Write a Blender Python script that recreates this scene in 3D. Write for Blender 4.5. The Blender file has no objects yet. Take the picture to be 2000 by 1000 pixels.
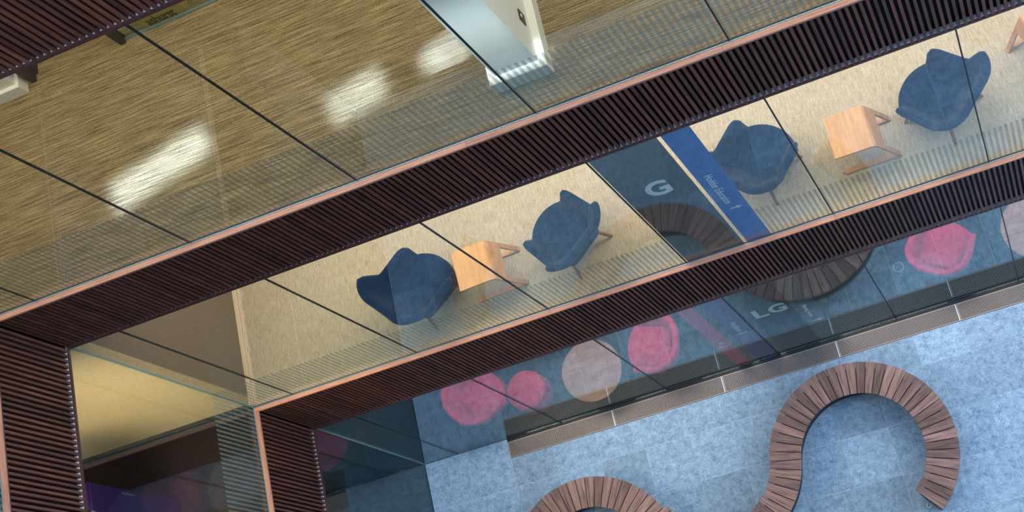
import bpy, bmesh, math, random
from mathutils import Vector, Matrix
random.seed(7)
PI = math.pi
scn = bpy.context.scene
col = scn.collection

# ------------------------------------------------------------------ camera
cam_d = bpy.data.cameras.new('camera'); cam = bpy.data.objects.new('camera', cam_d); col.objects.link(cam)
cam.location = (7.56296, -4.79229, 18.25794)
cam.rotation_euler = (0.28685, 0.37474, -0.22508)
cam_d.sensor_width = 36.0; cam_d.lens = 36.0 * 2907.17 / 2000.0
cam_d.clip_start = 0.1; cam_d.clip_end = 200
scn.camera = cam

# ------------------------------------------------------------------ world and light
w = bpy.data.worlds.new('sky'); scn.world = w; w.use_nodes = True
bg = w.node_tree.nodes['Background']
bg.inputs['Color'].default_value = (0.50, 0.80, 1.22, 1); bg.inputs['Strength'].default_value = 2.55

sd = bpy.data.lights.new('sun', 'SUN'); sd.energy = 1.1; sd.angle = math.radians(50); sd.color = (1.0, 0.90, 0.80)
so = bpy.data.objects.new('sun', sd); col.objects.link(so); so.location = (12, -4, 20); so.rotation_euler = (math.radians(8), math.radians(48), 0)

def area(name, loc, size, size_y, power, color, rot=(0, 0, 0), spread=None):
    d = bpy.data.lights.new(name, 'AREA'); d.shape = 'RECTANGLE'; d.size = size; d.size_y = size_y
    d.energy = power; d.color = color
    if spread is not None: d.spread = spread
    o = bpy.data.objects.new(name, d); col.objects.link(o); o.location = loc; o.rotation_euler = rot
    return o
area('level_one_ceiling_light', (6.0, 1.7, 7.58), 11.0, 1.6, 460, (1.0, 0.83, 0.66))
area('level_two_ceiling_light', (4.5, 1.6, 11.62), 13.0, 2.4, 400, (1.0, 0.80, 0.54))
area('ground_ceiling_light', (5.5, 1.2, 3.05), 10.0, 1.0, 240, (1.0, 0.88, 0.82))
area('left_room_light', (-0.75, -2.1, 7.55), 1.6, 1.4, 195, (1.0, 0.83, 0.56))
area('column_patch_beam', (4.97, 0.10, 11.60), 0.40, 0.06, 0.9, (0.9, 1.0, 1.05), (math.radians(6.5), 0, 0), math.radians(5))  # added beam without a fitting, throws a bright patch on the column
# added narrow beams without fittings: they throw the bright patches on the office carpet
BEAM = math.radians(5)
area('carpet_patch_beam', (1.80, 0.74, 11.60), 0.95, 0.26, 4.6, (0.72, 0.96, 1.45), (0, 0, math.radians(14)), BEAM)
area('carpet_patch_beam', (3.62, 0.70, 11.60), 0.50, 0.28, 1.8, (0.72, 0.96, 1.45), (0, 0, math.radians(12)), BEAM)
area('carpet_patch_beam', (4.42, 0.78, 11.60), 0.42, 0.18, 1.3, (0.72, 0.96, 1.45), (0, 0, math.radians(12)), BEAM)

scn.view_settings.view_transform = 'Standard'; scn.view_settings.look = 'None'
scn.view_settings.exposure = 0.0; scn.view_settings.gamma = 1.0
scn.view_settings.use_curve_mapping = False

# ------------------------------------------------------------------ levels (metres)
S1, B1, S2, B2, B3 = 4.459, 3.180, 8.706, 7.673, 11.721
S3 = B3 + 1.05
F1, F2, F3 = 4.43, 8.68, S3 - 0.03
P = 0.049            # timber face stands this far in front of the glass

# ------------------------------------------------------------------ material helpers
MATS = {}
def mat(name):
    m = bpy.data.materials.new(name); m.use_nodes = True
    nt = m.node_tree; b = nt.nodes['Principled BSDF']; MATS[name] = m
    return m, nt, b
def N(nt, t, **kw):
    n = nt.nodes.new(t)
    for k, v in kw.items(): setattr(n, k, v)
    return n
def plain(name, c, rough=0.6, metal=0.0, spec=0.5):
    m, nt, b = mat(name)
    b.inputs['Base Color'].default_value = (*c, 1); b.inputs['Roughness'].default_value = rough
    b.inputs['Metallic'].default_value = metal; b.inputs['Specular IOR Level'].default_value = spec
    return m
def ramp(nt, stops):
    r = N(nt, 'ShaderNodeValToRGB'); e = r.color_ramp.elements
    while len(e) < len(stops): e.new(0.5)
    for i, (p, c) in enumerate(stops): e[i].position = p; e[i].color = (*c, 1)
    return r
def coords(nt, scale, kind='Object', rand=0.0):
    tc = N(nt, 'ShaderNodeTexCoord'); mp = N(nt, 'ShaderNodeMapping'); mp.inputs['Scale'].default_value = scale
    nt.links.new(tc.outputs[kind], mp.inputs['Vector'])
    if rand:
        oi = N(nt, 'ShaderNodeObjectInfo'); mu = N(nt, 'ShaderNodeMath', operation='MULTIPLY'); mu.inputs[1].default_value = rand
        nt.links.new(oi.outputs['Random'], mu.inputs[0])
        cb = N(nt, 'ShaderNodeCombineXYZ')
        for k in ('X', 'Y', 'Z'): nt.links.new(mu.outputs[0], cb.inputs[k])
        nt.links.new(cb.outputs[0], mp.inputs['Location'])
    return mp
def noise(nt, vec, scale, detail=4, rough=0.55, dist=0.0):
    n = N(nt, 'ShaderNodeTexNoise'); n.inputs['Scale'].default_value = scale; n.inputs['Detail'].default_value = detail
    n.inputs['Roughness'].default_value = rough; n.inputs['Distortion'].default_value = dist
    nt.links.new(vec.outputs['Vector'], n.inputs['Vector']); return n
def wood(name, stops, stretch, rough=0.5, scale=1.0, vary=0.35):
    """grain runs along the axis with the small stretch value; each object its own tone"""
    m, nt, b = mat(name)
    mp = coords(nt, stretch, rand=37.0); n = noise(nt, mp, scale, 6, 0.62, 0.35)
    r = ramp(nt, stops); nt.links.new(n.outputs['Fac'], r.inputs['Fac'])
    hs = N(nt, 'ShaderNodeHueSaturation'); oi = N(nt, 'ShaderNodeObjectInfo')
    mr = N(nt, 'ShaderNodeMapRange'); mr.inputs['To Min'].default_value = 1 - vary; mr.inputs['To Max'].default_value = 1 + vary
    nt.links.new(oi.outputs['Random'], mr.inputs['Value']); nt.links.new(mr.outputs[0], hs.inputs['Value'])
    nt.links.new(r.outputs['Color'], hs.inputs['Color']); nt.links.new(hs.outputs['Color'], b.inputs['Base Color'])
    b.inputs['Roughness'].default_value = rough
    bp = N(nt, 'ShaderNodeBump'); bp.inputs['Strength'].default_value = 0.12; bp.inputs['Distance'].default_value = 0.002
    nt.links.new(n.outputs['Fac'], bp.inputs['Height']); nt.links.new(bp.outputs['Normal'], b.inputs['Normal'])
    return m
def carpet(name, stops, s1, s2, rough=0.95, mixf=0.45, bump=0.35):
    m, nt, b = mat(name)
    a = noise(nt, coords(nt, s1), 1.0, 3, 0.7); c = noise(nt, coords(nt, s2), 1.0, 2, 0.6)
    mx = N(nt, 'ShaderNodeMix', data_type='FLOAT'); mx.inputs['Factor'].default_value = mixf
    nt.links.new(a.outputs['Fac'], mx.inputs[2]); nt.links.new(c.outputs['Fac'], mx.inputs[3])
    r = ramp(nt, stops); nt.links.new(mx.outputs[0], r.inputs['Fac']); nt.links.new(r.outputs['Color'], b.inputs['Base Color'])
    b.inputs['Roughness'].default_value = rough; b.inputs['Specular IOR Level'].default_value = 0.1
    bp = N(nt, 'ShaderNodeBump'); bp.inputs['Strength'].default_value = bump; bp.inputs['Distance'].default_value = 0.004
    nt.links.new(mx.outputs[0], bp.inputs['Height']); nt.links.new(bp.outputs['Normal'], b.inputs['Normal'])
    return m
def fabric(name, lo, hi, scale=60):
    m, nt, b = mat(name)
    a = noise(nt, coords(nt, (1, 1, 1), rand=11.0), scale, 5, 0.7); c = noise(nt, coords(nt, (1, 1, 1), rand=5.0), 7, 3, 0.6)
    mx = N(nt, 'ShaderNodeMix', data_type='FLOAT'); mx.inputs['Factor'].default_value = 0.45
    nt.links.new(a.outputs['Fac'], mx.inputs[2]); nt.links.new(c.outputs['Fac'], mx.inputs[3])
    r = ramp(nt, [(0.34, lo), (0.66, hi)]); nt.links.new(mx.outputs[0], r.inputs['Fac']); nt.links.new(r.outputs['Color'], b.inputs['Base Color'])
    b.inputs['Roughness'].default_value = 0.95; b.inputs['Specular IOR Level'].default_value = 0.15
    b.inputs['Sheen Weight'].default_value = 0.08
    bp = N(nt, 'ShaderNodeBump'); bp.inputs['Strength'].default_value = 0.3; bp.inputs['Distance'].default_value = 0.003
    nt.links.new(a.outputs['Fac'], bp.inputs['Height']); nt.links.new(bp.outputs['Normal'], b.inputs['Normal'])
    return m
def glass(name, tint, frit=False, r0=0.04, clear_below=None):
    m = bpy.data.materials.new(name); m.use_nodes = True; nt = m.node_tree; MATS[name] = m
    nt.nodes.clear(); out = N(nt, 'ShaderNodeOutputMaterial')
    lw = N(nt, 'ShaderNodeLayerWeight'); lw.inputs['Blend'].default_value = 0.5
    pw = N(nt, 'ShaderNodeMath', operation='POWER'); pw.inputs[1].default_value = 5.0
    nt.links.new(lw.outputs['Facing'], pw.inputs[0])
    ma = N(nt, 'ShaderNodeMath', operation='MULTIPLY_ADD'); ma.inputs[1].default_value = 1 - r0; ma.inputs[2].default_value = r0
    nt.links.new(pw.outputs[0], ma.inputs[0])
    tr = N(nt, 'ShaderNodeBsdfTransparent'); tr.inputs['Color'].default_value = (*tint, 1)
    gl = N(nt, 'ShaderNodeBsdfGlossy'); gl.inputs['Roughness'].default_value = 0.0; gl.inputs['Color'].default_value = (0.80, 0.94, 1.0, 1)
    body = tr
    if frit:   # fired-on ceramic stripes along the foot of the pane
        tc = N(nt, 'ShaderNodeTexCoord'); sp = N(nt, 'ShaderNodeSeparateXYZ'); nt.links.new(tc.outputs['Object'], sp.inputs[0])
        dv = N(nt, 'ShaderNodeMath', operation='DIVIDE'); dv.inputs[1].default_value = 0.05; nt.links.new(sp.outputs['X'], dv.inputs[0])
        fr = N(nt, 'ShaderNodeMath', operation='FRACT'); nt.links.new(dv.outputs[0], fr.inputs[0])
        lt = N(nt, 'ShaderNodeMath', operation='LESS_THAN'); lt.inputs[1].default_value = 0.5; nt.links.new(fr.outputs[0], lt.inputs[0])
        lz = N(nt, 'ShaderNodeMath', operation='LESS_THAN'); lz.inputs[1].default_value = 0.84; nt.links.new(sp.outputs['Z'], lz.inputs[0])
        mu = N(nt, 'ShaderNodeMath', operation='MULTIPLY'); nt.links.new(lt.outputs[0], mu.inputs[0]); nt.links.new(lz.outputs[0], mu.inputs[1])
        if clear_below is not None:
            gx = N(nt, 'ShaderNodeMath', operation='GREATER_THAN'); gx.inputs[1].default_value = clear_below; nt.links.new(sp.outputs['X'], gx.inputs[0])
            mg = N(nt, 'ShaderNodeMath', operation='MULTIPLY'); nt.links.new(mu.outputs[0], mg.inputs[0]); nt.links.new(gx.outputs[0], mg.inputs[1]); mu = mg
        m2 = N(nt, 'ShaderNodeMath', operation='MULTIPLY'); m2.inputs[1].default_value = 0.5; nt.links.new(mu.outputs[0], m2.inputs[0])
        df = N(nt, 'ShaderNodeBsdfDiffuse'); df.inputs['Color'].default_value = (0.175, 0.23, 0.195, 1)
        mf = N(nt, 'ShaderNodeMixShader'); nt.links.new(m2.outputs[0], mf.inputs[0]); nt.links.new(tr.outputs[0], mf.inputs[1]); nt.links.new(df.outputs[0], mf.inputs[2])
        body = mf
    mx = N(nt, 'ShaderNodeMixShader'); nt.links.new(ma.outputs[0], mx.inputs[0]); nt.links.new(body.outputs[0], mx.inputs[1]); nt.links.new(gl.outputs[0], mx.inputs[2])
    nt.links.new(mx.outputs[0], out.inputs['Surface'])
    return m

glass('glass_clear', (0.93, 0.965, 0.945)); glass('glass_frit', (0.93, 0.965, 0.945), frit=True); glass('glass_frit_part', (0.93, 0.965, 0.945), frit=True, clear_below=0.135)
wood('slat_wood', [(0.25, (0.045, 0.012, 0.007)), (0.5, (0.115, 0.034, 0.019)), (0.75, (0.20, 0.062, 0.034))], (40, 40, 3), 0.55, vary=0.28)
wood('rail_wood', [(0.25, (0.05, 0.016, 0.012)), (0.75, (0.10, 0.035, 0.025))], (3, 40, 40), 0.5, vary=0.1)
wood('rail_wood_y', [(0.25, (0.05, 0.016, 0.012)), (0.75, (0.10, 0.035, 0.025))], (40, 3, 40), 0.5, vary=0.1)
SILL = [(0.3, (0.42, 0.17, 0.10)), (0.55, (0.60, 0.27, 0.17)), (0.8, (0.72, 0.36, 0.24))]
wood('sill_wood', SILL, (4, 60, 60), 0.45, vary=0.14); wood('sill_wood_y', SILL, (60, 4, 60), 0.45, vary=0.14)
wood('bench_wood', [(0.25, (0.075, 0.036, 0.030)), (0.5, (0.26, 0.140, 0.115)), (0.78, (0.44, 0.26, 0.22))], (2.6, 30, 30), 0.5, vary=0.36)
wood('oak_wood', [(0.25, (0.45, 0.22, 0.09)), (0.6, (0.62, 0.34, 0.15)), (0.85, (0.72, 0.43, 0.21))], (30, 3, 30), 0.45, vary=0.06)
wood('leg_wood', [(0.25, (0.20, 0.08, 0.03)), (0.75, (0.36, 0.16, 0.07))], (30, 30, 4), 0.45, vary=0.1)
wood('walnut_top', [(0.2, (0.13, 0.055, 0.033)), (0.5, (0.27, 0.125, 0.075)), (0.85, (0.42, 0.21, 0.13))], (2.0, 22, 22), 0.5, vary=0.05)
wood('desk_wood', [(0.25, (0.40, 0.25, 0.07)), (0.75, (0.58, 0.38, 0.12))], (4, 30, 30), 0.5, vary=0.05)
carpet('carpet_beige', [(0.30, (0.27, 0.225, 0.165)), (0.5, (0.50, 0.435, 0.33)), (0.7, (0.70, 0.62, 0.49))], (110, 8, 20), (14, 130, 20), mixf=0.33)
carpet('carpet_brown', [(0.39, (0.028, 0.020, 0.011)), (0.5, (0.20, 0.15, 0.085)), (0.62, (0.43, 0.345, 0.205))], (2.6, 120, 20), (170, 260, 20), mixf=0.52)
carpet('wall_cloth_beige', [(0.3, (0.36, 0.265, 0.14)), (0.7, (0.56, 0.44, 0.26))], (60, 30, 60), (140, 140, 140), bump=0.2)
carpet('wall_cloth_shaded', [(0.3, (0.14, 0.10, 0.06)), (0.7, (0.27, 0.20, 0.125))], (30, 60, 60), (140, 140, 140), bump=0.2)  # same cloth as the beige wall, with the end wall's shade put into the colour
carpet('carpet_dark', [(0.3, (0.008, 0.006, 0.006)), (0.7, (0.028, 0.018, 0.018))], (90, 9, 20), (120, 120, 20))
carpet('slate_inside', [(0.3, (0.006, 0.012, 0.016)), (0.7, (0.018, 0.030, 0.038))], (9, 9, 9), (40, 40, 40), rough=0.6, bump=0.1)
fabric('navy_fabric', (0.001, 0.006, 0.026), (0.004, 0.022, 0.074)); fabric('red_fabric', (0.30, 0.012, 0.045), (0.62, 0.035, 0.11))
plain('black_backing', (0.003, 0.003, 0.005), 0.6, spec=0.2); plain('black_gap', (0.003, 0.004, 0.006), 0.5)
plain('ledge_metal', (0.90, 0.93, 0.98), 0.5); plain('channel_metal', (0.26, 0.36, 0.40), 0.4, 0.5)
plain('seal', (0.008, 0.014, 0.014), 0.5); plain('glass_edge', (0.13, 0.25, 0.24), 0.3)
plain('slab_plaster', (0.55, 0.54, 0.52), 0.8); plain('white_paint', (0.72, 0.71, 0.67), 0.5); plain('wall_paint', (0.50, 0.47, 0.42), 0.8)
plain('near_wood', (0.05, 0.030, 0.024), 0.6); plain('dark_wall', (0.012, 0.024, 0.026), 0.6); plain('skirting', (0.014, 0.010, 0.010), 0.5); plain('skirt_cream', (0.75, 0.62, 0.44), 0.5)
plain('dull_rim', (0.16, 0.18, 0.19), 0.5); plain('grout', (0.62, 0.72, 0.74), 0.8); plain('bench_base', (0.010, 0.012, 0.015), 0.5); plain('grille_metal', (0.36, 0.29, 0.265), 0.42, 0.6)
plain('grille_joint', (0.75, 0.78, 0.78), 0.4, 0.2); plain('white_metal', (0.8, 0.78, 0.72), 0.35); plain('dark_metal', (0.035, 0.034, 0.028), 0.5)
plain('vinyl_grey', (0.066, 0.050, 0.054), 0.6); plain('vinyl_blue', (0.003, 0.14, 0.58), 0.6); plain('vinyl_red', (0.80, 0.04, 0.12), 0.6)
plain('vinyl_purple', (0.07, 0.02, 0.24), 0.6); plain('vinyl_slate', (0.010, 0.022, 0.034), 0.6); plain('letter_white', (0.88, 0.92, 0.95), 0.6); plain('letter_black', (0.008, 0.007, 0.006), 0.5)
plain('purple_laminate', (0.012, 0.002, 0.045), 0.35); plain('black_plastic', (0.01, 0.01, 0.01), 0.4); plain('lamp_white', (0.8, 0.8, 0.78), 0.5)
# smoked film of the meeting rooms strip: half see-through
m = bpy.data.materials.new('vinyl_smoke'); m.use_nodes = True; MATS['vinyl_smoke'] = m; nt = m.node_tree
nt.nodes.clear(); o_ = N(nt, 'ShaderNodeOutputMaterial'); mx_ = N(nt, 'ShaderNodeMixShader'); mx_.inputs[0].default_value = 0.55
t_ = N(nt, 'ShaderNodeBsdfTransparent'); d_ = N(nt, 'ShaderNodeBsdfDiffuse'); d_.inputs['Color'].default_value = (0.22, 0.24, 0.26, 1)
nt.links.new(t_.outputs[0], mx_.inputs[1]); nt.links.new(d_.outputs[0], mx_.inputs[2]); nt.links.new(mx_.outputs[0], o_.inputs['Surface'])
# slate floor tile: mottled, each tile its own tone
m, nt, b = mat('slate_tile')
n1 = noise(nt, coords(nt, (1, 1, 1), rand=53.0), 13.0, 8, 0.75, 0.4); n2 = noise(nt, coords(nt, (1, 1, 1), rand=29.0), 75, 4, 0.75)
mx = N(nt, 'ShaderNodeMix', data_type='FLOAT'); mx.inputs['Factor'].default_value = 0.48
nt.links.new(n1.outputs['Fac'], mx.inputs[2]); nt.links.new(n2.outputs['Fac'], mx.inputs[3])
r = ramp(nt, [(0.34, (0.06, 0.115, 0.19)), (0.45, (0.22, 0.335, 0.47)), (0.57, (0.38, 0.53, 0.68)), (0.72, (0.74, 0.84, 0.94))]); nt.links.new(mx.outputs[0], r.inputs['Fac'])
hs = N(nt, 'ShaderNodeHueSaturation'); oi = N(nt, 'ShaderNodeObjectInfo'); mr = N(nt, 'ShaderNodeMapRange')
mr.inputs['To Min'].default_value = 0.84; mr.inputs['To Max'].default_value = 1.14
nt.links.new(oi.outputs['Random'], mr.inputs['Value']); nt.links.new(mr.outputs[0], hs.inputs['Value']); nt.links.new(r.outputs['Color'], hs.inputs['Color'])
nt.links.new(hs.outputs['Color'], b.inputs['Base Color']); b.inputs['Roughness'].default_value = 0.55

# ------------------------------------------------------------------ mesh helpers
def add_box(bm, x0, x1, y0, y1, z0, z1, mi=0):
    vs = [bm.verts.new((x, y, z)) for x in (x0, x1) for y in (y0, y1) for z in (z0, z1)]
    fs = []
    for q in ((0, 1, 3, 2), (4, 6, 7, 5), (0, 4, 5, 1), (2, 3, 7, 6), (0, 2, 6, 4), (1, 5, 7, 3)):
        f = bm.faces.new([vs[i] for i in q]); f.material_index = mi; fs.append(f)
    return fs
def to_mesh(bm, name, mats, smooth=False):
    bmesh.ops.recalc_face_normals(bm, faces=bm.faces)
    me = bpy.data.meshes.new(name); bm.to_mesh(me); bm.free()
    for mm in (mats if isinstance(mats, (list, tuple)) else [mats]): me.materials.append(MATS[mm])
    if smooth:
        for p in me.polygons: p.use_smooth = True
    return me
def link(name, me, parent=None, loc=(0, 0, 0), rot=(0, 0, 0), scale=(1, 1, 1)):
    o = bpy.data.objects.new(name, me); col.objects.link(o); o.location = loc; o.rotation_euler = rot; o.scale = scale
    if parent: o.parent = parent
    return o
def box(name, mats, x0, x1, y0, y1, z0, z1, parent=None, bevel=0.0, origin=None):
    """a box whose origin is its own base centre (world placed, or relative to its parent)"""
    cx, cy = (x0 + x1) / 2, (y0 + y1) / 2
    bm = bmesh.new(); add_box(bm, x0 - cx, x1 - cx, y0 - cy, y1 - cy, 0, z1 - z0)
    if bevel: bmesh.ops.bevel(bm, geom=list(bm.edges), offset=bevel, segments=2, affect='EDGES', profile=0.6)
    me = to_mesh(bm, name, mats)
    loc = Vector((cx, cy, z0))
    if parent: loc = loc - Vector(parent.location)
    return link(name, me, parent, loc)
def tag(o, label, cat, group=None, kind=None):
    if label: o['label'] = label
    if cat: o['category'] = cat
    if group: o['group'] = group
    if kind: o['kind'] = kind
    return o
def struct(o, label, cat): return tag(o, label, cat, kind='structure')
def thing(name, label, cat, loc=(0, 0, 0), rz=0.0, group=None):
    o = bpy.data.objects.new(name, None); col.objects.link(o); o.location = loc; o.rotation_euler = (0, 0, rz)
    o.empty_display_size = 0.1
    return tag(o, label, cat, group)
def copy_tree(o, parent=None):
    c = o.copy(); col.objects.link(c); c.parent = parent
    for ch in o.children: copy_tree(ch, c)
    return c
def text_mesh(body, size, depth, mats, offset=0.0, shear=0.0, space=1.0, xs=1.0):
    cu = bpy.data.curves.new('lettering', 'FONT'); cu.body = body; cu.size = size; cu.extrude = depth / 2; cu.offset = offset
    cu.shear = shear; cu.space_character = space; cu.resolution_u = 4
    t = bpy.data.objects.new('lettering', cu); col.objects.link(t)
    dg = bpy.context.evaluated_depsgraph_get(); me = bpy.data.meshes.new_from_object(t.evaluated_get(dg))
    bpy.data.objects.remove(t); bpy.data.curves.remove(cu)
    me.materials.clear(); me.materials.append(MATS[mats])
    return me

# ------------------------------------------------------------------ the setting: ground floor of tiles
XE, YE = 12.6, -5.4514
floor = box('floor', 'grout', 0.0, XE, YE, 0.0, -0.20, -0.004)
struct(floor, 'blue grey slate tile floor at the bottom of the atrium', 'floor')
xs = [0.0] + [0.6168 + 0.6 * i for i in range(20)]
ys = [0.0] + [-0.6514 - 0.6 * j for j in range(9)]
G = 0.0025; GX0, GY = 1.217, -0.263      # drain grille starts at GX0, ends at GY
tile_cache = {}
def tile(x0, x1, y0, y1):
    k = (round(x1 - x0, 3), round(y0 - y1, 3))
    if k not in tile_cache:
        bm = bmesh.new(); hx, hy = k[0] / 2 - G, k[1] / 2 - G
        add_box(bm, -hx, hx, -hy, hy, -0.012, 0.0); tile_cache[k] = to_mesh(bm, 'tile', 'slate_tile')
    link('tile', tile_cache[k], floor, Vector(((x0 + x1) / 2, (y0 + y1) / 2, 0.0)) - floor.location)
for i in range(len(xs) - 1):
    for j in range(len(ys) - 1):
        y0 = ys[j]
        if j == 0 and xs[i] >= 1.21: y0 = GY
        tile(xs[i], xs[i + 1], y0, ys[j + 1])

# drain grille along the foot of the far glass: 1.5 m lengths
gm = bmesh.new()
for k in range(99):
    x = -0.735 + 0.015 * k + 0.0; add_box(gm, x, x + 0.0065, -0.100, 0.100, -0.001, 0.010)
bars_me = to_mesh(gm, 'bars', 'grille_metal')
gm = bmesh.new()
for s in (-1, 1):
    add_box(gm, -0.745, 0.745, s * 0.104 - 0.004, s * 0.104 + 0.004, -0.001, 0.011)
    add_box(gm, s * 0.741 - 0.004, s * 0.741 + 0.004, -0.100, 0.100, -0.001, 0.010)
frame_me = to_mesh(gm, 'frame', 'grille_metal')
gm = bmesh.new(); add_box(gm, -0.006, 0.006, -0.106, 0.106, -0.001, 0.0115); gj_me = to_mesh(gm, 'joint_strip', 'grille_joint')
gm = bmesh.new(); add_box(gm, -0.75, 0.75, -0.131, 0.131, -0.06, -0.001); tray_me = to_mesh(gm, 'drain_tray', 'black_gap')
gnames = ['first, from the corner of the glass', 'second, below the red chair and round table', 'third, below the red and purple strips',
          'fourth, below the level letters', 'fifth, nearest the small floor ring', 'sixth, at the right edge of the picture', 'seventh, past the right edge of the picture']
for k in range(7):
    cx = GX0 + 0.75 + 1.5 * k
    g = thing('drain_grille', 'brown steel floor grille at the glass foot, ' + gnames[k], 'grille', (cx, -0.151, 0.0), group='drain grilles along the glass')
    link('drain_tray', tray_me, g, (0, 0.0195, 0)); bo = link('bars', bars_me, g); bo['kind'] = 'stuff'
    link('frame', frame_me, g); link('joint_strip', gj_me, g, (0.75 - 0.006, 0, 0.0005))

# ------------------------------------------------------------------ interior shells
def slab(label, x0, x1, y0, y1, z0, z1, top):
    o = box('floor', [top], x0, x1, y0, y1, z0, z1); return struct(o, label, 'floor')
DY = 6.5
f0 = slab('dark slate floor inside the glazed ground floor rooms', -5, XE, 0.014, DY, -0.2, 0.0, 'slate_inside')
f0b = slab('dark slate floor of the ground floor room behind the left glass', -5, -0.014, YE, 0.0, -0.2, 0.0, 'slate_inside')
f1 = slab('pale beige woven carpet of the level one lounge', 0.0, XE, 0.02, DY, B1 + 0.10, F1, 'carpet_beige')
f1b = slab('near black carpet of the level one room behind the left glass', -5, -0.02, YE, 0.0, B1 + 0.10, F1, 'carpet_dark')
f2 = slab('brown streaked carpet of the level two office', -5, XE, 0.02, DY, B2 + 0.10, F2, 'carpet_brown')
f2b = slab('brown carpet of the level two left wing', -5, -0.02, YE, 0.0, B2 + 0.10, F2, 'carpet_brown')
f3 = slab('plain slab of the level above the office', -5, XE, 0.02, DY, B3 + 0.10, F3, 'slab_plaster')
f3b = slab('plain slab of the left wing above the office', -5, -0.02, YE, 0.0, B3 + 0.10, F3, 'slab_plaster')
def wall(name, mm, lab, *a): return struct(box(name, mm, *a), lab, 'wall')
wall('wall_near', 'near_wood', 'dark timber wall of the atrium behind the viewer', 0.0, XE, YE - 0.15, YE, -0.2, 16.8)
wall('wall_back', 'wall_paint', 'plain painted back wall far behind the glazed rooms', -5, XE, DY, DY + 0.15, 0, F3)
wall('wall_right', 'wall_paint', 'plain painted wall closing the rooms at the right', XE, XE + 0.15, 0.0, DY, 0, F3)
wall('wall_outer', 'wall_paint', 'plain painted outer wall of the left wing', -5.15, -5, YE, DY, 0, F3)
wall('wall_front', 'wall_paint', 'plain painted end wall of the left wing', -5, -0.03, YE - 0.15, YE, 0, F3)
we = wall('wall_end', 'wall_cloth_shaded', 'cloth end wall of the level one lounge at the corner, shade put into its colour', -0.13, -0.02, 0.13, DY, F1, B2 + 0.10)
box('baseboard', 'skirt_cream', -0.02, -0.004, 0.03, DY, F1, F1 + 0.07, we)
wb = wall('wall_beige', 'wall_cloth_beige', 'beige cloth wall with black skirting behind the left level one glass', -5, -0.02, 0.02, 0.13, F1, B2 + 0.10)
box('baseboard', 'skirting', -5, -0.03, -0.012, 0.02, F1, F1 + 0.10, wb)
box('baseboard', 'black_gap', -5, -0.03, 0.004, 0.02, F1 + 0.10, F1 + 0.14, wb)
wall('wall_end', 'dark_wall', 'dark teal end wall of the ground floor room at the corner', -0.13, -0.02, 0.13, DY, 0, B1 + 0.1)
wall('wall_dark', 'dark_wall', 'dark teal wall behind the left ground floor glass', -5, -0.02, 0.02, 0.13, 0, B1 + 0.1)

# ------------------------------------------------------------------ timber slat bands (one thing each, every slat a part)
def slat_mesh(h):
    bm = bmesh.new(); add_box(bm, -0.012, 0.012, -0.020, 0.020, 0, h); return to_mesh(bm, 'slat', 'slat_wood')
def slat_mesh_y(h):
    bm = bmesh.new(); add_box(bm, -0.020, 0.020, -0.012, 0.012, 0, h); return to_mesh(bm, 'slat', 'slat_wood')
def band_far(zb, zs, xmax, label, breaks, x_from=0.0):
    root = box('wall_far', 'black_backing', -0.0, xmax, 0.0, 0.02, zb, zs - 0.012)
    struct(root, label, 'wall'); L = root.location
    h = zs - 0.025 - (zb + 0.034); me = slat_mesh(h)
    x = 0.075
    while x < xmax:
        if x >= x_from: link('slat', me, root, Vector((x, -P + 0.020 + random.uniform(-.0006, .0006), zb + 0.034)) - L)
        x += 0.05
    box('ledge', 'ledge_metal', P, xmax, -P + 0.012, 0.0, zb + 0.026, zb + 0.034, root)
    box('bottom_rail', 'rail_wood', P, xmax, -P - 0.001, -P + 0.020, zb, zb + 0.030, root)
    box('top_rail', 'rail_wood', P, xmax, -P - 0.001, -P + 0.040, zs - 0.045, zs - 0.025, root)
    b = [0.0] + breaks + [xmax]
    for a, c in zip(b[:-1], b[1:]):
        box('sill_board', 'sill_wood', a + 0.001, c - 0.001, -P - 0.006, -0.010, zs - 0.024, zs, root)
    box('glazing_channel', 'channel_metal', 0.0, xmax, -0.010, -0.002, zs - 0.02, zs + 0.006, root)
    return root
def band_left(zb, zs, ymin, label, breaks):
    root = box('wall_left', 'black_backing', -0.02, 0.0, ymin, 0.0, zb, zs - 0.012)
    struct(root, label, 'wall'); L = root.location
    h = zs - 0.025 - (zb + 0.034); me = slat_mesh_y(h)
    y = -0.075
    while y > ymin:
        link('slat', me, root, Vector((P - 0.020 + random.uniform(-.0006, .0006), y, zb + 0.034)) - L); y -= 0.05
    box('ledge', 'ledge_metal', 0.0, P - 0.012, ymin, -P, zb + 0.026, zb + 0.034, root)
    box('bottom_rail', 'rail_wood_y', P - 0.020, P + 0.001, ymin, -P, zb, zb + 0.030, root)
    box('top_rail', 'rail_wood_y', P - 0.040, P + 0.001, ymin, -P, zs - 0.045, zs - 0.025, root)
    b = [-P - 0.006] + breaks + [ymin]
    for a, c in zip(b[:-1], b[1:]):
        box('sill_board', 'sill_wood_y', 0.010, P + 0.006, c + 0.001, a - 0.001, zs - 0.024, zs, root)
    box('glazing_channel', 'channel_metal', 0.002, 0.010, ymin, -0.012, zs - 0.02, zs + 0.006, root)
    return root
band_far(B1, S1, 12.0, 'dark timber slat band between ground floor and level one glass', [2.74, 4.46, 6.50, 8.5, 10.5])
band_far(B2, S2, 12.0, 'long dark timber slat band between level one and level two glass', [2.42, 4.42, 6.44, 8.44, 10.44])
band_far(B3, S3, 12.0, 'reddish timber slat band in the top left corner above the office', [2.4, 4.4, 6.4, 8.4, 10.4])
band_left(B1, S1, -4.5, 'lower timber slat band turning the corner above the dark glass', [-2.0, -4.0])
band_left(B2, S2, -4.5, 'upper timber slat band at the left edge beside the beige wall', [-2.0, -4.0])
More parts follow.
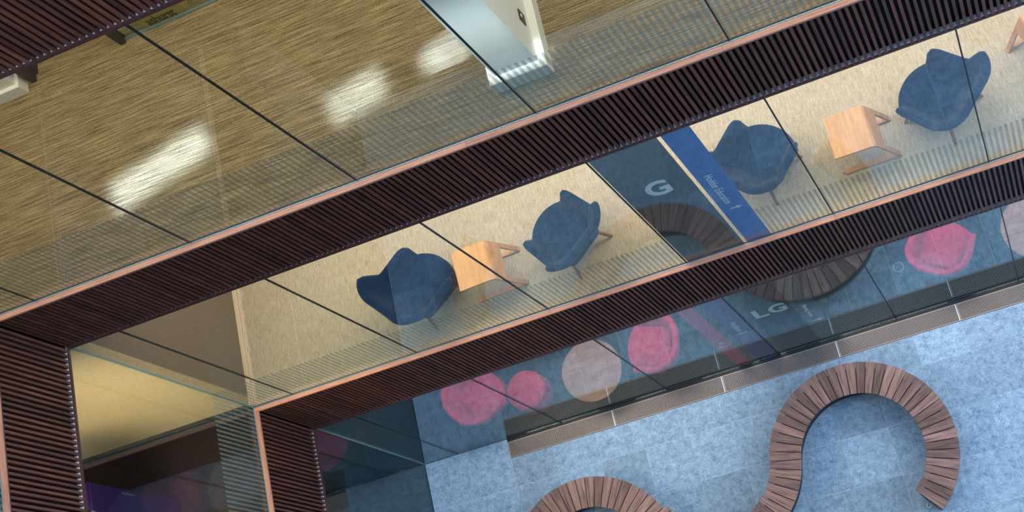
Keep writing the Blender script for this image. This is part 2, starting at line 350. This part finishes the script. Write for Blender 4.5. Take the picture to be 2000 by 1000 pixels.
band_left(B3, S3, -4.5, 'top timber slat band of the left wing, outside the picture', [-2.0, -4.0])

# ------------------------------------------------------------------ glazing: every pane a window
def pane_mesh(w_, h, frit, fm='glass_frit'):
    bm = bmesh.new(); fs = add_box(bm, -w_ / 2, w_ / 2, 0.0, 0.012, 0, h)
    for f in fs:
        f.normal_update()
        c = f.calc_center_median(); f.material_index = 1 if (frit and c.y < 1e-6) else 0
    return to_mesh(bm, 'pane', ['glass_clear', fm])
wn = [0]
WHERE = {'f2': 'level two office', 'f1': 'level one lounge', 'f0': 'ground floor room', 'l2': 'left wing level two', 'l1': 'dark left room on level one', 'l0': 'left ground floor room'}
def panes(key, z0, z1, edges, frit, left=False):
    cache = {}
    for k, (a, c) in enumerate(zip(edges[:-1], edges[1:])):
        w_ = round(c - a - 0.012, 4); wn[0] += 1
        if w_ not in cache: cache[w_] = pane_mesh(w_, z1 - z0, frit)
        pm = pane_mesh(w_, z1 - z0, frit, 'glass_frit_part') if (key == 'f1' and a == 5.0) else cache[w_]
        mid = (a + c) / 2
        if left: o = link('window_%d' % wn[0], pm, None, (0, -mid, z0), (0, 0, PI / 2))
        else: o = link('window_%d' % wn[0], pm, None, (mid, 0, z0))
        struct(o, 'clear glass pane of the %s, %s from the corner' % (WHERE[key], ['first', 'second', 'third', 'fourth', 'fifth', 'sixth', 'seventh', 'eighth', 'ninth', 'tenth'][k]), 'window')
        if c < edges[-1]:
            s = -1 if left else 1
            bm = bmesh.new(); add_box(bm, -0.006, 0.006, -0.001, 0.013, 0, z1 - z0)
            link('seal', to_mesh(bm, 'seal', 'seal'), o, ((c - mid) * s, 0, 0))
        if k == 0 and not left:
            bm = bmesh.new(); add_box(bm, -0.004, 0.006, -0.004, 0.013, 0, z1 - z0)
            link('corner_seal', to_mesh(bm, 'corner_seal', 'glass_edge'), o, (a - mid, 0, 0))
FE = [0.0, 0.5, 2.0, 3.5, 5.0, 6.5, 8.0, 9.5, 11.0]
panes('f2', S2 - 0.012, B3 + 0.02, FE, True); panes('f1', S1 - 0.012, B2 + 0.02, FE, True); panes('f0', 0.0, B1 + 0.02, FE, False)
LE = [0.0, 1.5, 3.0, 4.5]
panes('l2', S2 - 0.012, B3 + 0.02, LE, True, True); panes('l1', S1 - 0.012, B2 + 0.02, LE, True, True); panes('l0', 0.0, B1 + 0.02, LE, False, True)

# ------------------------------------------------------------------ coloured sign strips behind the glass
ROTF = (PI / 2, 0, 0)                                   # lettering upright, facing the atrium
def arrow_mesh(s):
    bm = bmesh.new(); t = 0.0008
    pts = [(-.09, -.5), (.09, -.5), (.09, .05), (.30, .05), (0, .5), (-.30, .05), (-.09, .05)]
    lo = [bm.verts.new((x * s, y * s, -t)) for x, y in pts]; hi = [bm.verts.new((x * s, y * s, t)) for x, y in pts]
    bm.faces.new(lo[::-1]); bm.faces.new(hi)
    for i in range(7): bm.faces.new((lo[i], lo[(i + 1) % 7], hi[(i + 1) % 7], hi[i]))
    return to_mesh(bm, 'arrow', 'letter_white')
def strip(x0, x1, z0, z1, mm, label):
    o = box('sign_strip', mm, x0, x1, 0.0150, 0.0170, z0, z1); return tag(o, label, 'sign')
def vtext(o, body, size, x, ztop, length):
    """a line that reads downward, tops of the letters towards +X; every word its own part"""
    full = text_mesh(body, size, 0.0012, 'letter_white'); vx = [v.co.x for v in full.vertices]; x0 = min(vx)
    sc_ = length / (max(vx) - x0); done = ''
    for wd in body.split(' '):
        me = text_mesh(wd, size, 0.0012, 'letter_white'); wx = min(v.co.x for v in me.vertices)
        me2 = text_mesh(done + wd, size, 0.0012, 'letter_white'); shift = max(v.co.x for v in me2.vertices) - max(v.co.x for v in me.vertices)
        me.transform(Matrix.Translation((shift - x0, 0, 0))); me.transform(Matrix.Diagonal((sc_, 1, 1, 1)))
        # text x -> -Z, text y -> +X, text z -> -Y
        me.transform(Matrix(((0, 1, 0, 0), (0, 0, -1, 0), (-1, 0, 0, 0), (0, 0, 0, 1))))
        link('lettering', me, o, Vector((x, 0.0140, ztop)) - o.location); done += wd + ' '
def varrow(o, x, z, s, right=True):
    me = arrow_mesh(s); sx = 1 if right else -1
    M = Matrix(((0, sx, 0, 0), (0, 0, -1, 0), (-1, 0, 0, 0), (0, 0, 0, 1))); me.transform(M)
    return link('arrow', me, o, Vector((x, 0.0140, z)) - o.location)
def hletter(o, ch, size, x0, x1, z0, z1, off=0.0):
    me = text_mesh(ch, 1.0, 0.0, 'letter_white', offset=off)
    xx = [v.co.x for v in me.vertices]; yy = [v.co.y for v in me.vertices]
    sx = (x1 - x0) / (max(xx) - min(xx)); sy = (z1 - z0) / (max(yy) - min(yy))
    me.transform(Matrix.Translation((-min(xx), -min(yy), 0))); me.transform(Matrix.Diagonal((sx, sy, 1, 1)))
    me.transform(Matrix.Rotation(PI / 2, 4, 'X'))
    return link('letter', me, o, Vector((x0, 0.0143, z0)) - o.location)
s = strip(5.012, 5.598, S1, B2, 'vinyl_grey', 'dark grey sign strip with a large letter G on level one glass')
hletter(s, 'G', 1, 5.200, 5.415, 6.345, 6.69, 0.035)
s = strip(5.632, 5.876, S1, B2, 'vinyl_blue', 'bright blue sign strip reading Hodder Education with an arrow')
vtext(s, 'Hodder Education', 0.105, 5.700, 6.42, 0.80); varrow(s, 5.765, 5.47, 0.115)
s = strip(4.462, 4.644, 0.02, B1, 'vinyl_red', 'red sign strip reading IT on the ground floor glass')
vtext(s, 'IT', 0.075, 4.530, 1.30, 0.09); varrow(s, 4.548, 1.10, 0.115, False)
s = strip(4.728, 5.020, 0.02, B1, 'vinyl_purple', 'dark purple sign strip reading Facilities on the ground floor glass')
vtext(s, 'Facilities', 0.10, 4.822, 1.95, 0.44); varrow(s, 4.850, 1.42, 0.13, False)
s = strip(5.078, 5.545, 0.02, B1, 'vinyl_slate', 'dark slate sign strip with letters LG on the ground floor glass')
hletter(s, 'L', 1, 5.115, 5.275, 1.79, 2.13, 0.035); hletter(s, 'G', 1, 5.295, 5.500, 1.79, 2.13, 0.035)
s = strip(5.560, 5.800, 0.02, B1, 'vinyl_smoke', 'smoky see-through sign strip reading Meeting Rooms with an arrow')
vtext(s, 'Meeting Rooms', 0.075, 5.640, 1.75, 0.55); varrow(s, 5.690, 1.00, 0.125)

# ------------------------------------------------------------------ curved slatted benches in the atrium
def arc_board(r0, r1, da, t=0.035):
    """wedge board along local +X, from radius r0 to r1, pivot at the arc centre"""
    bm = bmesh.new(); g = 0.0048; vs = []
    for r in (r0, r1):
        for s_ in (-1, 1):
            y = s_ * (math.tan(da / 2) * r - g)
            for z in (0, t): vs.append(bm.verts.new((r, y, z)))
    for q in ((0, 1, 3, 2), (4, 6, 7, 5), (0, 4, 5, 1), (2, 3, 7, 6), (0, 2, 6, 4), (1, 5, 7, 3)): bm.faces.new([vs[i] for i in q])
    bmesh.ops.recalc_face_normals(bm, faces=bm.faces)
    bmesh.ops.bevel(bm, geom=[e for e in bm.edges if all(v.co.z > t - 1e-4 for v in e.verts)], offset=0.0025, segments=1, affect='EDGES')
    bmesh.ops.translate(bm, verts=bm.verts, vec=(-(r0 + r1) / 2, 0, 0))
    return to_mesh(bm, 'seat_board', 'bench_wood')
RIN, ROUT = 0.727, 1.107; RM = (RIN + ROUT) / 2; PITCH = math.radians(6.55)
board_me = arc_board(RIN, ROUT, PITCH)
SZ = 0.415
def arc_base(bm, C, a0, a1, ri, ro, z0, z1, n):
    rings = []
    for i in range(n + 1):
        a = a0 + (a1 - a0) * i / n; c, s_ = math.cos(a), math.sin(a)
        rings.append([bm.verts.new((C[0] + r * c, C[1] + r * s_, z)) for r, z in ((ri, z0), (ro, z0), (ro, z1), (ri, z1))])
    for p_, q_ in zip(rings[:-1], rings[1:]):
        for k in range(4): bm.faces.new((p_[k], p_[(k + 1) % 4], q_[(k + 1) % 4], q_[k]))
    bm.faces.new(rings[0][::-1]); bm.faces.new(rings[-1])
C1 = Vector((5.677, -1.560)); C2 = Vector((3.876, -1.205)); C3 = Vector((2.150, -1.985))
bench = thing('curved_bench', 'winding walnut bench of wedge boards standing on the slate tiles', 'bench', (C1.x, C1.y, 0))
d12 = math.atan2((C2 - C1).y, (C2 - C1).x); d23 = math.atan2((C3 - C2).y, (C3 - C2).x) + 2 * PI
arcs = [(C1, math.radians(-51.6), d12, 1, RIN + 0.07, ROUT - 0.07), (C2, d12 + PI - 2 * PI, d23 - 2 * PI, -1, RIN + 0.07, ROUT - 0.07), (C3, d23 - PI, math.radians(228), 1, RIN + 0.07, ROUT - 0.07)]
bb = bmesh.new()
for C, a0, a1, sg, ri, ro in arcs:
    n = max(1, round(abs(a1 - a0) / PITCH)); st = (a1 - a0) / n
    me = arc_board(RIN, ROUT, abs(st))
    for k in range(n):
        a = a0 + st * (k + 0.5)
        o = link('seat_board', me, bench, (C.x + RM * math.cos(a) - C1.x, C.y + RM * math.sin(a) - C1.y, SZ), (0, 0, a))
    Cl = (C.x - C1.x, C.y - C1.y)
    arc_base(bb, Cl, a0, a1, ri, ro, 0.0, SZ - 0.002, 48)
link('base', to_mesh(bb, 'base', 'bench_base'), bench)
a = math.radians(-51.6); ex = Vector((math.cos(a), math.sin(a))); et = Vector((math.sin(a), -math.cos(a)))
hook = bmesh.new(); ringv = []
for k in range(13):
    th = -0.3 + (PI + 0.6) * k / 12; cx, cy = 0.024 * math.cos(th), 0.024 * math.sin(th); rr = []
    for q in range(6):
        ph = 2 * PI * q / 6; rr.append(hook.verts.new((cx + 0.006 * math.cos(ph) * math.cos(th), cy + 0.006 * math.cos(ph) * math.sin(th), 0.006 * math.sin(ph))))
    ringv.append(rr)
for p_, q_ in zip(ringv[:-1], ringv[1:]):
    for k in range(6): hook.faces.new((p_[k], p_[(k + 1) % 6], q_[(k + 1) % 6], q_[k]))
hp = ex * 0.93 + et * 0.045
link('hook', to_mesh(hook, 'hook', 'white_metal', True), bench, (hp.x, hp.y, 0.30), (0, 0, a - PI))

# ------------------------------------------------------------------ navy lounge chairs
def smooth01(t): t = max(0.0, min(1.0, t)); return t * t * (3 - 2 * t)
def shell_mesh(matname, hw=0.315, front=0.28, back=-0.275, rc=0.14, arm_h=0.585, back_h=0.82, z0=0.22, th=0.08, lean_a=0.26, lean_b=0.33, tip=0.46, mode='lounge'):
    pts = []
    def seg(p, q, n):
        for i in range(n): t = i / n; pts.append((p[0] + (q[0] - p[0]) * t, p[1] + (q[1] - p[1]) * t))
    def arc(c, a0, a1, n):
        for i in range(n): a = a0 + (a1 - a0) * i / n; pts.append((c[0] + rc * math.cos(a), c[1] + rc * math.sin(a)))
    seg((-hw + 0.02, front), (-hw, back + rc), 14); arc((-hw + rc, back + rc), PI, 1.5 * PI, 10)
    seg((-hw + rc, back), (hw - rc, back), 12); arc((hw - rc, back + rc), 1.5 * PI, 2 * PI, 10); seg((hw, back + rc), (hw - 0.02, front), 14); pts.append((hw - 0.02, front))
    n = len(pts); verts = []; faces = []; M = 16
    for i, (x, y) in enumerate(pts):
        a = pts[max(0, i - 1)]; c = pts[min(n - 1, i + 1)]; tx, ty = c[0] - a[0], c[1] - a[1]; l = math.hypot(tx, ty); nx, ny = ty / l, -tx / l   # outward
        if nx * x + ny * (y + 0.02) < 0: nx, ny = -nx, -ny
        u = i / (n - 1); e = min(u, 1 - u)                      # 0 at arm tips, 0.5 mid back
        bk = smooth01((e - 0.225) / 0.06)
        h = arm_h + (back_h - arm_h) * bk
        if mode == 'lounge': h += 0.03 * bk * (1 - smooth01((e - 0.30) / 0.16))
        tipf = math.sqrt(max(0.0, 1 - (1 - min(1, e / 0.075)) ** 2)); h = tip + (h - tip) * (0.25 + 0.75 * tipf)
        t_ = th * (0.45 + 0.55 * tipf)
        for k in range(M):
            # section: outer side up, rounded top, inner side down
            if k <= 6: f = k / 6; z = z0 + (h - t_ / 2 - z0) * f; off = t_ / 2 - 0.10 * (1 - f) ** 2
            elif k <= 9: an = PI / 2 * ((k - 6) / 1.5 - 1) ; z = h - t_ / 2 + t_ / 2 * math.cos(an); off = -t_ / 2 * math.sin(an)
            else: f = (k - 9) / 6; z = h - t_ / 2 + (z0 + 0.08 - h + t_ / 2) * f; off = -t_ / 2 - 0.10 * f * f
            d = off + lean_a * (z - 0.40)
            verts.append((x + nx * d, y + ny * d - (lean_b - lean_a) * bk * max(0.0, z - 0.36), z))
    for i in range(n - 1):
        for k in range(M - 1): a = i * M + k; faces.append((a, a + M, a + M + 1, a + 1))
    faces.append(tuple(range(M))[::-1]); faces.append(tuple((n - 1) * M + k for k in range(M)))
    me = bpy.data.meshes.new('shell'); me.from_pydata(verts, [], faces); me.materials.append(MATS[matname])
    bm = bmesh.new(); bm.from_mesh(me); bmesh.ops.recalc_face_normals(bm, faces=bm.faces); bm.to_mesh(me); bm.free()
    for p_ in me.polygons: p_.use_smooth = True
    return me
def cushion_mesh(outline, z0, z1, edge, matname):
    """a padded cushion from a plan outline with rounded rim and a slightly domed top"""
    n = len(outline); cx = sum(p[0] for p in outline) / n; cy = sum(p[1] for p in outline) / n
    verts = []; faces = []; rows = []
    prof = [(0.82, z0), (0.97, z0 + edge * .4), (1.0, z0 + edge), (1.0, z1 - edge), (0.975, z1 - edge * .35), (0.92, z1), (0.6, z1 + edge * .25), (0.25, z1 + edge * .3)]
    for s_, z in prof:
        rows.append(len(verts))
        for x, y in outline: verts.append((cx + (x - cx) * s_, cy + (y - cy) * s_, z))
    for r0, r1 in zip(rows[:-1], rows[1:]):
        for i in range(n): j = (i + 1) % n; faces.append((r0 + i, r0 + j, r1 + j, r1 + i))
    faces.append(tuple(range(n))[::-1]); faces.append(tuple(rows[-1] + i for i in range(n)))
    me = bpy.data.meshes.new('cushion'); me.from_pydata(verts, [], faces); me.materials.append(MATS[matname])
    bm = bmesh.new(); bm.from_mesh(me); bmesh.ops.recalc_face_normals(bm, faces=bm.faces); bm.to_mesh(me); bm.free()
    for p_ in me.polygons: p_.use_smooth = True
    return me
def seat_outline(hw, yb, ys, yf):
    pts = []
    for i in range(13): t = -1 + 2 * i / 12; pts.append((hw * t, ys + (yf - ys) * (1 - abs(t) ** 2.2)))       # bowed front edge, left to right
    for i in range(1, 9): t = i / 8; pts.append((hw * (1 - 0.12 * t * t), ys + (yb + 0.1 - ys) * t))
    for i in range(1, 8): a = -PI / 2 * i / 8; pts.append((hw * .88 - 0.1 + 0.1 * math.cos(a), yb + 0.1 + 0.1 * math.sin(a)))
    for i in range(0, 8): a = -PI / 2 - PI / 2 * i / 8; pts.append((-hw * .88 + 0.1 + 0.1 * math.cos(a), yb + 0.1 + 0.1 * math.sin(a)))
    for i in range(8, 0, -1): t = i / 8; pts.append((-hw * (1 - 0.12 * t * t), ys + (yb + 0.1 - ys) * t))
    return pts
def leg_mesh(p, q, r0, r1, matname, n=10):
    bm = bmesh.new(); p, q = Vector(p), Vector(q); z = (q - p).normalized(); x = z.orthogonal().normalized(); y = z.cross(x)
    a = [bm.verts.new(p + (x * math.cos(2 * PI * i / n) + y * math.sin(2 * PI * i / n)) * r0) for i in range(n)]
    b_ = [bm.verts.new(q + (x * math.cos(2 * PI * i / n) + y * math.sin(2 * PI * i / n)) * r1) for i in range(n)]
    for i in range(n): bm.faces.new((a[i], a[(i + 1) % n], b_[(i + 1) % n], b_[i]))
    bm.faces.new(a[::-1]); bm.faces.new(b_)
    return to_mesh(bm, 'leg', matname, False)
def lounge_chair():
    t = thing('lounge_chair', '', '', (0, 0, 0))
    link('backrest', shell_mesh('navy_fabric'), t)
    link('seat', cushion_mesh(seat_outline(0.30, -0.25, 0.27, 0.40), 0.20, 0.355, 0.05, 'navy_fabric'), t)
    for sx in (-1, 1):
        for sy in (-1, 1): link('leg', leg_mesh((sx * .20, sy * .20, .27), (sx * .275, sy * .275, 0), .024, .014, 'leg_wood'), t)
    return t
ch0 = lounge_chair()
spec = [((7.775, 0.66), math.radians(45), 'navy lounge chair facing left, nearest the right edge of the picture'),
        ((5.995, 0.66), math.radians(-42), 'navy lounge chair beside the blue sign strip, facing right'),
        ((3.955, 0.585), math.radians(38), 'navy lounge chair left of the dark grey sign strip, facing left'),
        ((2.300, 0.560), math.radians(-50), 'leftmost navy lounge chair, crossed by the reflected wall line')]
for i, ((x, y), rz, lab) in enumerate(spec):
    c = ch0 if i == 0 else copy_tree(ch0)
    c.location = (x, y, F1); c.rotation_euler = (0, 0, rz); c.scale = (0.96, 0.96, 0.96); tag(c, lab, 'chair', 'navy lounge chairs on level one')

# ------------------------------------------------------------------ bent oak side tables
def bent_sheet(profile, th, y0, y1, matname):
    bm = bmesh.new(); rings = []
    n = len(profile)
    for i, (x, z) in enumerate(profile):
        a = profile[max(0, i - 1)]; c = profile[min(n - 1, i + 1)]; tx, tz = c[0] - a[0], c[1] - a[1]; l = math.hypot(tx, tz); nx, nz = -tz / l, tx / l
        rings.append([bm.verts.new((x + nx * s_, y, z + nz * s_)) for s_, y in ((0, y0), (0, y1), (-th, y1), (-th, y0))])
    for p_, q_ in zip(rings[:-1], rings[1:]):
        for k in range(4): bm.faces.new((p_[k], p_[(k + 1) % 4], q_[(k + 1) % 4], q_[k]))
    bm.faces.new(rings[0][::-1]); bm.faces.new(rings[-1])
    return to_mesh(bm, 'bent_panel', matname)
def arc_pts(c, r, a0, a1, n): return [(c[0] + r * math.cos(a0 + (a1 - a0) * i / n), c[1] + r * math.sin(a0 + (a1 - a0) * i / n)) for i in range(n + 1)]
H = 0.50; sl = math.atan2(0.40, 0.155)       # side slopes out to the foot
def side_table():
    t = thing('side_table', '', '')
    R = 0.07; cx, cz = 0.075, H - R
    a1 = PI / 2 - sl
    top = [(-0.26, H)] + [(cx - 0.05, H)] + arc_pts((cx, cz), R, PI / 2, PI / 2 - sl, 8)
    ex_, ez = top[-1]; d = (math.cos(sl), -math.sin(sl)); L1 = (ez - 0.30) / math.sin(sl)
    top.append((ex_ + d[0] * L1, ez + d[1] * L1))
    link('top', bent_sheet(top, 0.022, -0.215, 0.215, 'oak_wood'), t)
    bx, bz = top[-1]; L2 = (bz - 0.022) / math.sin(sl); foot = (bx + d[0] * L2, bz + d[1] * L2)
    for s_ in (-1, 1):
        y0, y1 = (0.165, 0.215) if s_ > 0 else (-0.215, -0.165)
        link('leg', bent_sheet([(bx, bz), foot], 0.022, y0, y1, 'oak_wood'), t)
        bm = bmesh.new(); add_box(bm, -0.265, foot[0] + 0.008, min(y0, y1), max(y0, y1), 0.0, 0.026)
        bmesh.ops.bevel(bm, geom=[e for e in bm.edges if all(v.co.x < -0.26 for v in e.verts) and abs(e.verts[0].co.z - e.verts[1].co.z) > 0.01], offset=0.022, segments=4, affect='EDGES')
        link('runner', to_mesh(bm, 'runner', 'oak_wood'), t)
    return t
st0 = side_table()
for i, (x, y, rz, lab) in enumerate([(6.965, 0.565, 0, 'bent oak side table between the two chairs right of the blue strip'),
                                     (3.030, 0.540, math.radians(2), 'bent oak side table between the two chairs at the left'),
                                     (8.85, 0.92, math.radians(197), 'bent oak side table cut off by the right edge of the picture')]):
    c = st0 if i == 0 else copy_tree(st0)
    c.location = (x, y, F1); c.rotation_euler = (0, 0, rz); tag(c, lab, 'table', 'bent oak side tables on level one')

# ------------------------------------------------------------------ ground floor lounge: red tub chairs, pouf, round tables
def circle(r, n=40): return [(r * math.cos(2 * PI * i / n), r * math.sin(2 * PI * i / n)) for i in range(n)]
def tub_chair():
    t = thing('tub_chair', '', '')
    link('backrest', shell_mesh('red_fabric', hw=0.33, front=0.22, back=-0.34, rc=0.27, arm_h=0.60, back_h=0.72, z0=0.10, th=0.085, lean_a=0.10, lean_b=0.16, tip=0.44, mode='tub'), t)
    link('seat', cushion_mesh(seat_outline(0.28, -0.26, 0.24, 0.33), 0.10, 0.41, 0.05, 'red_fabric'), t)
    link('base', cushion_mesh(circle(0.22, 32), 0.0, 0.12, 0.012, 'black_plastic'), t)
    return t
tb0 = tub_chair()
for i, (x, y, rz, lab) in enumerate([(1.12, 0.56, math.radians(-62), 'red tub chair next to the round red pouf behind the ground glass'),
                                     (3.53, 0.50, math.radians(75), 'red tub chair between the round table and the red sign strip'),
                                     (7.30, 0.58, math.radians(-32), 'red tub chair at the right beside the small floor ring')]):
    c = tb0 if i == 0 else copy_tree(tb0)
    c.location = (x, y, 0); c.rotation_euler = (0, 0, rz); tag(c, lab, 'chair', 'red tub chairs on the ground floor')
pf = thing('pouf', 'round red pouf beside the leftmost red tub chair', 'pouf', (1.755, 0.45, 0))
link('cushion', cushion_mesh(circle(0.27), 0.03, 0.42, 0.06, 'red_fabric'), pf); link('foot_ring', cushion_mesh(circle(0.2, 24), 0, 0.04, 0.008, 'black_plastic'), pf)
def round_table():
    t = thing('round_table', '', '')
    link('top', cushion_mesh(circle(0.405, 64), 0.415, 0.44, 0.006, 'walnut_top'), t).data.polygons.foreach_set('use_smooth', [False] * (64 * 7 + 2))
    link('column', leg_mesh((0, 0, 0.416), (0, 0, 0.012), 0.03, 0.03, 'dark_metal', 20), t)
    link('foot', cushion_mesh(circle(0.21, 40), 0, 0.018, 0.004, 'dark_metal'), t)
    return t
rt0 = round_table(); rt0.location = (2.69, 0.425, 0); tag(rt0, 'round walnut coffee table between two red seats at the left', 'table', 'round walnut tables on the ground floor')
c = copy_tree(rt0); c.location = (8.39, 0.47, 0); tag(c, 'round walnut coffee table cut off by the right edge of the picture', 'table', 'round walnut tables on the ground floor')
bm = bmesh.new(); rings = []
for i in range(32):
    a = 2 * PI * i / 32; c_, s_ = math.cos(a), math.sin(a)
    rings.append([bm.verts.new((r * c_, r * s_, z)) for r, z in ((.050, 0), (.072, 0), (.068, .008), (.054, .008))])
for i in range(32):
    p_, q_ = rings[i], rings[(i + 1) % 32]
    for k in range(4): bm.faces.new((p_[k], p_[(k + 1) % 4], q_[(k + 1) % 4], q_[k]))
fb = thing('floor_outlet', 'small round metal ring set in the ground room floor', 'outlet', (6.715, 0.62, 0))
link('rim', to_mesh(bm, 'rim', 'dull_rim', True), fb)
bm = bmesh.new(); vs = [bm.verts.new((.051 * math.cos(2 * PI * i / 24), .051 * math.sin(2 * PI * i / 24), 0.003)) for i in range(24)]; bm.faces.new(vs)
bmesh.ops.extrude_face_region(bm, geom=list(bm.faces)); bmesh.ops.translate(bm, verts=vs, vec=(0, 0, -0.002))
link('lid', to_mesh(bm, 'lid', 'slate_inside'), fb)

# ------------------------------------------------------------------ left level one room: purple cabinet
pc = thing('cabinet', 'dark purple cabinet in the dark room behind the left glass', 'cabinet', (-1.34, -1.85, F1))
bm = bmesh.new(); add_box(bm, -0.28, 0.28, -1.1, 1.1, 0.06, 1.65); link('body', to_mesh(bm, 'body', 'purple_laminate'), pc)
bm = bmesh.new(); add_box(bm, -0.26, 0.26, -1.08, 1.08, 0.0, 0.06); link('plinth', to_mesh(bm, 'plinth', 'black_plastic'), pc)
for k in range(4):
    y = -0.825 + 0.55 * k; bm = bmesh.new(); add_box(bm, 0.0, 0.020, -0.271, 0.271, 0.08, 1.63)
    d_ = link('door', to_mesh(bm, 'door', 'purple_laminate'), pc, (0.28, y, 0)); bm = bmesh.new(); add_box(bm, 0.02, 0.032, 0.22, 0.235, 0.9, 1.1); link('handle', to_mesh(bm, 'handle', 'dark_metal'), d_)

# ------------------------------------------------------------------ level two office: columns, glass screen, reception
def column(x0, x1, y0, y1, e, h, label):
    t = thing('column', label, 'column', ((x0 + x1) / 2, (y0 + y1) / 2, F2)); t['kind'] = 'structure'
    hx, hy = (x1 - x0) / 2, (y1 - y0) / 2
    bm = bmesh.new(); add_box(bm, -hx, hx, -hy, hy, 0, B3 + 0.1 - F2); link('shaft', to_mesh(bm, 'shaft', 'white_paint'), t)
    bm = bmesh.new(); add_box(bm, -hx - e, hx + e, -hy - e, hy + e, 0, h)
    bmesh.ops.bevel(bm, geom=[q for q in bm.edges if all(v.co.z > h - 1e-4 for v in q.verts)], offset=0.006, segments=1, affect='EDGES')
    link('skirting', to_mesh(bm, 'skirting', 'white_paint'), t)
    return t, hx, hy
t, hx, hy = column(4.80, 5.145, 0.335, 1.02, 0.06, 0.16, 'square white column with a black switch plate behind the office glass')
bm = bmesh.new(); add_box(bm, 0, 0.008, -0.045, 0.045, -0.06, 0.06); sw = link('switch_plate', to_mesh(bm, 'switch_plate', 'black_plastic'), t, (hx, -0.055, 0.325))
bm = bmesh.new(); add_box(bm, 0.008, 0.012, -0.012, 0.012, 0.015, 0.035); link('button', to_mesh(bm, 'button', 'ledge_metal'), sw)
column(-0.25, 0.60, 1.95, 2.5, 0.035, 0.14, 'cream white column base in the top left corner of the office')
sc = thing('glass_screen', 'frameless glass screen with dark posts at the back of the office', 'screen', (1.62, 2.03, F2))
for x in (-0.94, -0.02): 
    bm = bmesh.new(); add_box(bm, x, x + 0.05, -0.04, 0.04, 0, B3 + 0.1 - F2); link('post', to_mesh(bm, 'post', 'dark_metal'), sc)
bm = bmesh.new(); add_box(bm, 0.03, 5.0, -0.008, 0.008, 0, 0.02); link('rail', to_mesh(bm, 'rail', 'channel_metal'), sc)
for k in range(3):
    bm = bmesh.new(); add_box(bm, 0.04 + 1.5 * k, 1.52 + 1.5 * k, -0.006, 0.006, 0.02, B3 + 0.1 - F2); link('pane', to_mesh(bm, 'pane', 'glass_clear'), sc)
dk = thing('reception_desk', 'yellow timber desk front lettered ashurst behind the glass screen', 'desk', (2.08, 2.42, F2))
bm = bmesh.new(); add_box(bm, -0.215, 0.20, -0.372, 0.30, 0, 1.05); link('body', to_mesh(bm, 'body', 'desk_wood'), dk)
bm = bmesh.new(); add_box(bm, -0.22, 0.22, -0.38, 0.32, 1.05, 1.08); link('top', to_mesh(bm, 'top', 'desk_wood'), dk)
me = text_mesh('ashurst', 1.0, 0.0, 'letter_black', offset=0.02, space=0.95)
xx = [v.co.x for v in me.vertices]; yy = [v.co.y for v in me.vertices]
me.transform(Matrix.Translation((-min(xx), -min(yy), 0))); me.transform(Matrix.Diagonal((0.275 / (max(xx) - min(xx)), 0.118 / (max(yy) - min(yy)), 1, 1))); me.transform(Matrix.Rotation(PI / 2, 4, 'X'))
link('lettering', me, dk, (-0.165, -0.3735, 0.018))
mt = thing('floor_patch', 'flat black floor patch beside the cream column in the top left', 'mat', (0.60, 2.16, F2))  # thin black patch lying on the carpet
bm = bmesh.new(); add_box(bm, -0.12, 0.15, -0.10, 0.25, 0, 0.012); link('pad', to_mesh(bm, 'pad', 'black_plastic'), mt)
